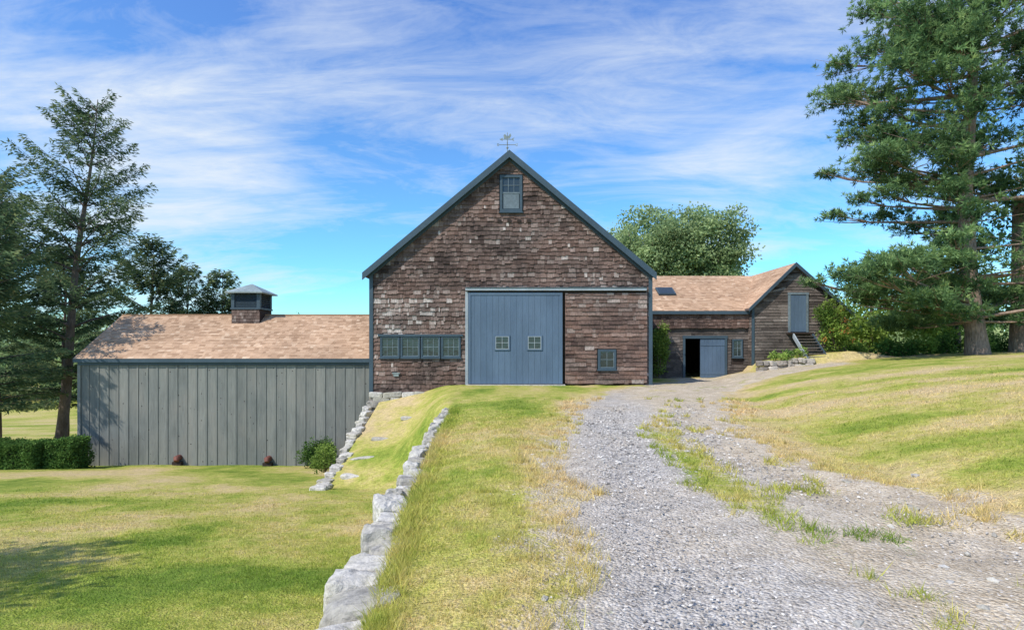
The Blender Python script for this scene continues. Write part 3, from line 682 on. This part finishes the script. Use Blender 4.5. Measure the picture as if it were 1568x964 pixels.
def broad(name,base,H,crown,mat,size=.2,nb=70,per=150,br=(.9,1.7)):
    T=empty(name); w=Wood(); b=np.array(base); blobs=[]
    w.add([b+np.array([0,0,z]) for z in (0,.25*H,.5*H,.75*H)],[.03*H,.022*H,.016*H,.006*H],8)
    for (dx,dy,z,rx,ry,rz) in crown:
        for i in range(nb//len(crown)):
            d=RNG.normal(0,1,3); d/=np.linalg.norm(d); q=RNG.uniform(.2,1)**.5
            c=b+np.array([dx,dy,z])+d*q*np.array([rx,ry,rz]); r=RNG.uniform(*br); blobs.append((c,(r,r,r*.72)))
            if i%2==0:
                s=b+np.array([0,0,H*random.uniform(.25,.5)]); m=(s+c)/2+np.array([0,0,-.4]); w.add([s,m,c],[.008*H,.005*H,.002*H],5)
    w.make('trunk_and_limbs',M_bark,T); blob_leaves(blobs,per,size,mat,T,shell=.35); return T
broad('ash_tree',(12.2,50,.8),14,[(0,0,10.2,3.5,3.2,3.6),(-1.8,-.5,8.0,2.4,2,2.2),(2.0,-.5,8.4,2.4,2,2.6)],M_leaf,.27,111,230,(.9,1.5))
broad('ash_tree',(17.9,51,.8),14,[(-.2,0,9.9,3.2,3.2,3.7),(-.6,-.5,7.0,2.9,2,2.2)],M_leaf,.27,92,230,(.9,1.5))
broad('maple_tree',(-12.9,2.6,-.9),8.5,[(0,0,6.2,2.3,2.0,1.9)],M_leafl,.2,40,330,(.7,1.0))
broad('maple_tree',(24.0,38,1.2),6,[(0,0,2.4,3.6,2.5,2.0)],M_leafl,.22,50,210,(.7,1.2))
broad('maple_tree',(29.0,37,1.2),7,[(0,0,3.2,3.8,2.5,2.6)],M_leafl,.22,50,210,(.7,1.3))

def pine(base):
    T=empty('white_pine_tree'); w=Wood(); b=np.array(base); u=.0299
    tp=[(0,-.3),(-.12,1),(-.4,3.2),(-.6,7.5),(-.3,12),(0,16),(.2,21)]; tr=[.54,.40,.35,.29,.22,.15,.05]
    w.add([b+np.array([x,0,z]) for x,z in tp],tr,12)
    tx=lambda z:np.interp(z,[p[1] for p in tp],[p[0] for p in tp])
    cl=[(-200,122,50,18),(-160,100,55,20),(-226,108,24,10),(-150,138,48,16),(-80,132,56,24),(-20,118,50,22),(45,138,50,28),(-100,72,56,16),(-52,60,40,14),(40,90,45,22),(-130,82,40,14),(-60,102,45,18),
    (-165,285,46,26),(-110,310,52,32),(-165,235,30,12),(-95,235,42,20),(-55,205,34,18),(-135,335,40,24),(-155,420,46,24),(-180,402,22,10),(-95,440,58,28),(-40,460,52,36),(-118,392,50,22),(-75,490,58,24),(-165,480,36,20),
    (-28,392,34,28),(45,420,50,40),(35,340,44,28),(62,262,44,30),(28,202,44,24),(-15,325,34,26),(-60,275,32,20),(-70,350,44,24),(-110,160,30,14),(10,265,40,24),(-130,262,28,14),(90,180,50,26),(110,330,60,30),(120,100,60,26),(120,420,55,30),(100,60,55,20),
    (-60,540,60,25),(30,520,60,30),(-120,560,45,20),(60,580,55,28),(-30,610,50,25),(20,650,40,25),(90,500,50,25),(170,250,40,20),(170,150,50,20),(-90,600,40,18),
    (-140,455,44,22),(-120,500,44,20),(-150,365,30,14),(-60,430,44,24),(60,380,50,30),(60,300,50,30),(70,460,50,30),(-30,500,50,26),(-100,275,36,16),(-190,290,24,12),(40,230,44,22)]
    P=[];D=[];R=[];LL=[]
    for (dx,dz,rx,rz) in cl:
        for rep in range(2):
            dy=random.uniform(-3.4,0) if rep==0 else random.uniform(0,3.4)
            if -50<dx<42 and dz<345: dy=random.uniform(.8,3.4)
            c=b+np.array([dx*u,dy,dz*u])+ (0 if rep==0 else RNG.normal(0,.3,3)); f=1 if rep==0 else .85
            Rv=np.array([rx*u,rx*u*1.0,rz*u*.8])*f
            zs=max(1.5,dz*u-random.uniform(.3,1.4)); s=b+np.array([tx(zs),0,zs])
            m1=s+(c-s)*.35+np.array([0,0,-.15]); m2=s+(c-s)*.72+np.array([0,0,-.25])
            Lb=np.linalg.norm(c-s); w.add([s,m1,m2,c],[.03+.012*Lb,.022+.008*Lb,.022+.003*Lb,.012],6)
            nt_=int(135*(rx/45.)**1.7*f)
            sub=RNG.normal(0,.5,(7,3))*Rv
            for q in range(7): w.add([m2,(m2+c+sub[q])/2+np.array([0,0,-.05]),c+sub[q]*1.2],[.022,.014,.006],4)
            d=RNG.normal(0,1,(nt_,3)); d/=np.linalg.norm(d,axis=1)[:,None]; rr=RNG.random(nt_)**.45
            lum=1+.4*np.sin(np.arctan2(d[:,1],d[:,0])*5+c[0]*3)
            pc=c+d*(rr*lum)[:,None]*Rv
            k=15; pp=np.repeat(pc,k,0); out=np.repeat(d*np.array([1,1,.5]),k,0)
            dd=out*.7+RNG.normal(0,.7,(nt_*k,3)); dd[:,2]+=.35
            P.append(pp);D.append(dd);LL.append(RNG.uniform(.16,.32,nt_*k)); R.append(np.clip(.38+.34*np.repeat(d[:,2],k)+np.repeat(RNG.normal(0,.16,nt_),k)+RNG.normal(0,.1,nt_*k),0,1))  # needles lighter atop each clump, darker below: shading put into the colour
    P=np.concatenate(P);D=np.concatenate(D);L=np.concatenate(LL)
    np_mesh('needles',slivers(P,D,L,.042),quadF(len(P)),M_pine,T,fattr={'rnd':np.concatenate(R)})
    w.make('trunk_and_limbs',M_barkp,T)
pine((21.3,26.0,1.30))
T=empty('red_pine_tree'); w=Wood(); w.add([(25.2,28.4,1),(25.3,28.4,4),(25.3,28.4,9)],[.36,.32,.26],10); w.make('trunk',M_barkp,T)
blob_leaves([((25.3+random.uniform(-1.5,2.5),28.4+random.uniform(-2,2),7+random.uniform(0,4)),(1.0,1.0,.6)) for _ in range(16)],230,.22,M_pine,T,'needles')

def bush(name,c,r,mat,n,per,size,br):
    T=empty(name); blobs=[]
    w=Wood()
    for i in range(n):
        d=RNG.normal(0,1,3); d/=np.linalg.norm(d); q=RNG.uniform(.2,1)**.6
        p=np.array(c)+d*q*np.array(r); blobs.append((p,RNG.uniform(*br)))
        if i<8: w.add([(c[0],c[1],c[2]-r[2]),tuple((np.array((c[0],c[1],c[2]-r[2]))+p)/2),tuple(p)],[.03,.02,.01],4)
    w.make('stems',M_bark,T); blob_leaves(blobs,per,size,mat,T,shell=.3); return T
bush('boxwood_shrub',(-8.45,24.7,-2.98),(.72,.6,.5),M_leafd,26,2600,.08,(.28,.42))
bush('spirea_shrub',(-6.45,19.6,-2.25),(.30,.3,.42),M_leafl,16,2600,.07,(.18,.3))
bush('climbing_vine',(7.62,29.4,1.55),(.28,.25,1.55),M_leafl,34,1400,.11,(.22,.38))
t=bush('trumpet_vine_shrub',(16.3,28.6,2.75),(.85,.5,1.2),M_leafl,38,1100,.12,(.25,.42))
fl=[((16.3+random.gauss(0,.6),28.1+random.gauss(0,.2),2.8+random.gauss(0,.7)),.12) for _ in range(16)]
blob_leaves(fl,900,.08,M_flower,t,'flowers')
for (x,y,z,r,m) in [(12.9,27.8,1.2,.35,M_leafl),(13.5,27.9,1.28,.38,M_leafd),(14.1,27.8,1.35,.4,M_leafl),(13.2,27.6,1.15,.25,M_leafl)]:
    bush('garden_plant',(x,y,z),(r,r*.8,r*.4),m,6,1500,.09,(.15,.25))
for i in range(13):
    x=18.0+i*.95; y=29.2+random.uniform(-.6,.8); bush('wild_shrub',(x,y,float(height(x,y))+.2+.2*random.random()),(.7,.5,.3+(.3 if i>3 else 0)),M_leafd if i%3 else M_leafl,11,800,.13,(.25,.45))
def hedge(x0,x1,y0,y1,z0,z1):
    T=empty('clipped_hedge')
    n=int(2600*((x1-x0)*(z1-z0)+(x1-x0)*(y1-y0)+(y1-y0)*(z1-z0)))
    P=RNG.uniform([x0,y0,z0],[x1,y1,z1],(n,3)); ax=RNG.integers(0,5,n)
    P[ax==0,1]=y0; P[ax==1,2]=z1; P[ax==2,0]=x1; P[ax==3,2]=z1; P[ax==4,1]=y0
    P+=RNG.normal(0,.045,(n,3))+((vn(P[:,0]*2.5,P[:,2]*2.5,3)-.5)*.18)[:,None]
    L=RNG.uniform(.05,.11,n); D=RNG.normal(0,1,(n,3))
    np_mesh('leaves',slivers(P,D,L,L*.6),quadF(n),M_leafd,T,fattr={'rnd':np.clip(RNG.normal(.45,.2,n),0,1)})
    boxes('inner_twigs',[(x0+.1,x1-.1,y0+.1,y1-.1,z0,z1-.12)],M_inner,T)
hedge(-26,-19.9,23.6,24.7,-3.9,-2.45); hedge(-19.55,-18.45,24.0,25.0,-3.9,-2.42)
T=empty('distant_trees'); bl=[]
for i in range(110):
    x=RNG.uniform(-190,-35); y=RNG.uniform(120,150); r=RNG.uniform(4,8); bl.append(((x,y,low(0,y)+r*.7+RNG.uniform(0,6)),(r,r,r*.9)))
for i in range(70):
    x=RNG.uniform(55,200); y=RNG.uniform(120,150); r=RNG.uniform(2.0,3.6); bl.append(((x,y,1.2+r*.3),(r,r,r*.6)))
for i in range(46):
    x=RNG.uniform(29,62); y=RNG.uniform(46,60); r=RNG.uniform(1.2,2.4); bl.append(((x,y,1.2+r*.4+RNG.uniform(0,.8)),(r,r,r*.8)))
blob_leaves(bl,50,.8,M_leaf,T,'foliage')

# ------------------------------------------------------------------ light and sky
el=math.radians(47); az=math.atan2(-.76,-.65)
ts=Vector((math.sin(az)*math.cos(el),math.cos(az)*math.cos(el),math.sin(el)))
sl=bpy.data.lights.new('sun','SUN'); sl.energy=5.0; sl.angle=math.radians(.5); sl.color=(1,.945,.85)
so=bpy.data.objects.new('sun',sl); so.rotation_euler=ts.to_track_quat('Z','Y').to_euler(); so.location=(-20,-20,40); link(so)
w=bpy.data.worlds.new('World'); scene.world=w; w.use_nodes=True; nt=w.node_tree; nt.nodes.clear()
out=N(nt,'ShaderNodeOutputWorld'); sky=N(nt,'ShaderNodeTexSky',sky_type='NISHITA'); sky.sun_disc=False; sky.sun_elevation=el; sky.sun_rotation=az%(2*math.pi); sky.ozone_density=1.5; sky.air_density=1.0; sky.dust_density=.3
tc=N(nt,'ShaderNodeTexCoord'); sp=N(nt,'ShaderNodeSeparateXYZ'); nt.links.new(tc.outputs['Generated'],sp.inputs[0])
tintc=ramp(nt,sp.outputs[2],[(0,(.50,.86,1.0)),(.10,(.52,.84,1.0)),(.28,(.66,.84,1.0)),(.5,(.78,.86,1.08))])
hs=mix(nt,1.0,sky.outputs[0],tintc,'MULTIPLY')
h2=N(nt,'ShaderNodeHueSaturation'); h2.inputs['Saturation'].default_value=1.12; h2.inputs['Value'].default_value=1.5; nt.links.new(hs,h2.inputs['Color'])
bg=N(nt,'ShaderNodeBackground'); bg.inputs[1].default_value=.15; nt.links.new(h2.outputs[0],bg.inputs[0])
zz=math_(nt,'ADD',math_(nt,'MAXIMUM',sp.outputs[2],0.0),.26)
cb=N(nt,'ShaderNodeCombineXYZ'); nt.links.new(math_(nt,'DIVIDE',sp.outputs[0],zz),cb.inputs[0]); nt.links.new(math_(nt,'DIVIDE',sp.outputs[1],zz),cb.inputs[1])
def cn(scale,rot,sc,loc,det=8,rough=.6,dist=.6):
    m=N(nt,'ShaderNodeMapping'); m.inputs['Rotation'].default_value=(0,0,rot); m.inputs['Scale'].default_value=sc; m.inputs['Location'].default_value=loc
    n=N(nt,'ShaderNodeTexNoise'); n.inputs['Scale'].default_value=scale; n.inputs['Detail'].default_value=det; n.inputs['Roughness'].default_value=rough; n.inputs['Distortion'].default_value=dist
    nt.links.new(cb.outputs[0],m.inputs[0]); nt.links.new(m.outputs[0],n.inputs['Vector']); return n.outputs['Fac']
n1=cn(2.2,.75,(.5,1.15,1),(2,1,0),10,.62,.8); n2=cn(6.0,.95,(.4,1.2,1),(5,2,0),8,.68,1.2); n3=cn(1.2,0,(1,1,1),(8,3,0),3,.5,.3)
s=math_(nt,'ADD',math_(nt,'MULTIPLY',n1,.82),math_(nt,'ADD',math_(nt,'MULTIPLY',n2,.42),math_(nt,'SUBTRACT',math_(nt,'MULTIPLY',n3,.16),.10)))
def lobe(v,k,wt):
    global s
    v=Vector(v).normalized(); d=N(nt,'ShaderNodeVectorMath',operation='DOT_PRODUCT'); d.inputs[1].default_value=v; nt.links.new(tc.outputs['Generated'],d.inputs[0])
    s=math_(nt,'ADD',s,math_(nt,'MULTIPLY',math_(nt,'POWER',math_(nt,'MAXIMUM',d.outputs['Value'],0.0),k),wt))
lobe((-.55,1,.28),80,.17); lobe((-.85,1,.42),30,.11); lobe((-.35,1,.6),60,.06); lobe((.38,1,.29),120,.14); lobe((.2,1,.5),60,.06); lobe((-.05,1,.36),60,-.04); lobe((-.2,1,.08),60,-.08)
cm=ramp(nt,s,[(.55,0),(.65,.24),(.76,.52),(.92,.92)])
bg2=N(nt,'ShaderNodeBackground'); bg2.inputs[0].default_value=(.86,.93,1,1); bg2.inputs[1].default_value=.98
mx=N(nt,'ShaderNodeMixShader'); nt.links.new(cm,mx.inputs[0]); nt.links.new(bg.outputs[0],mx.inputs[1]); nt.links.new(bg2.outputs[0],mx.inputs[2]); nt.links.new(mx.outputs[0],out.inputs[0])
scene.view_settings.view_transform='Standard'; scene.view_settings.look='None'; scene.view_settings.exposure=0

cam=bpy.data.cameras.new('camera'); cam.sensor_width=36; cam.lens=20.0; cam.shift_y=.0319; cam.clip_end=3000; cam.clip_start=.05
co=bpy.data.objects.new('camera',cam); co.location=(0,0,1.6); co.rotation_euler=(math.radians(90),0,0); link(co); scene.camera=co
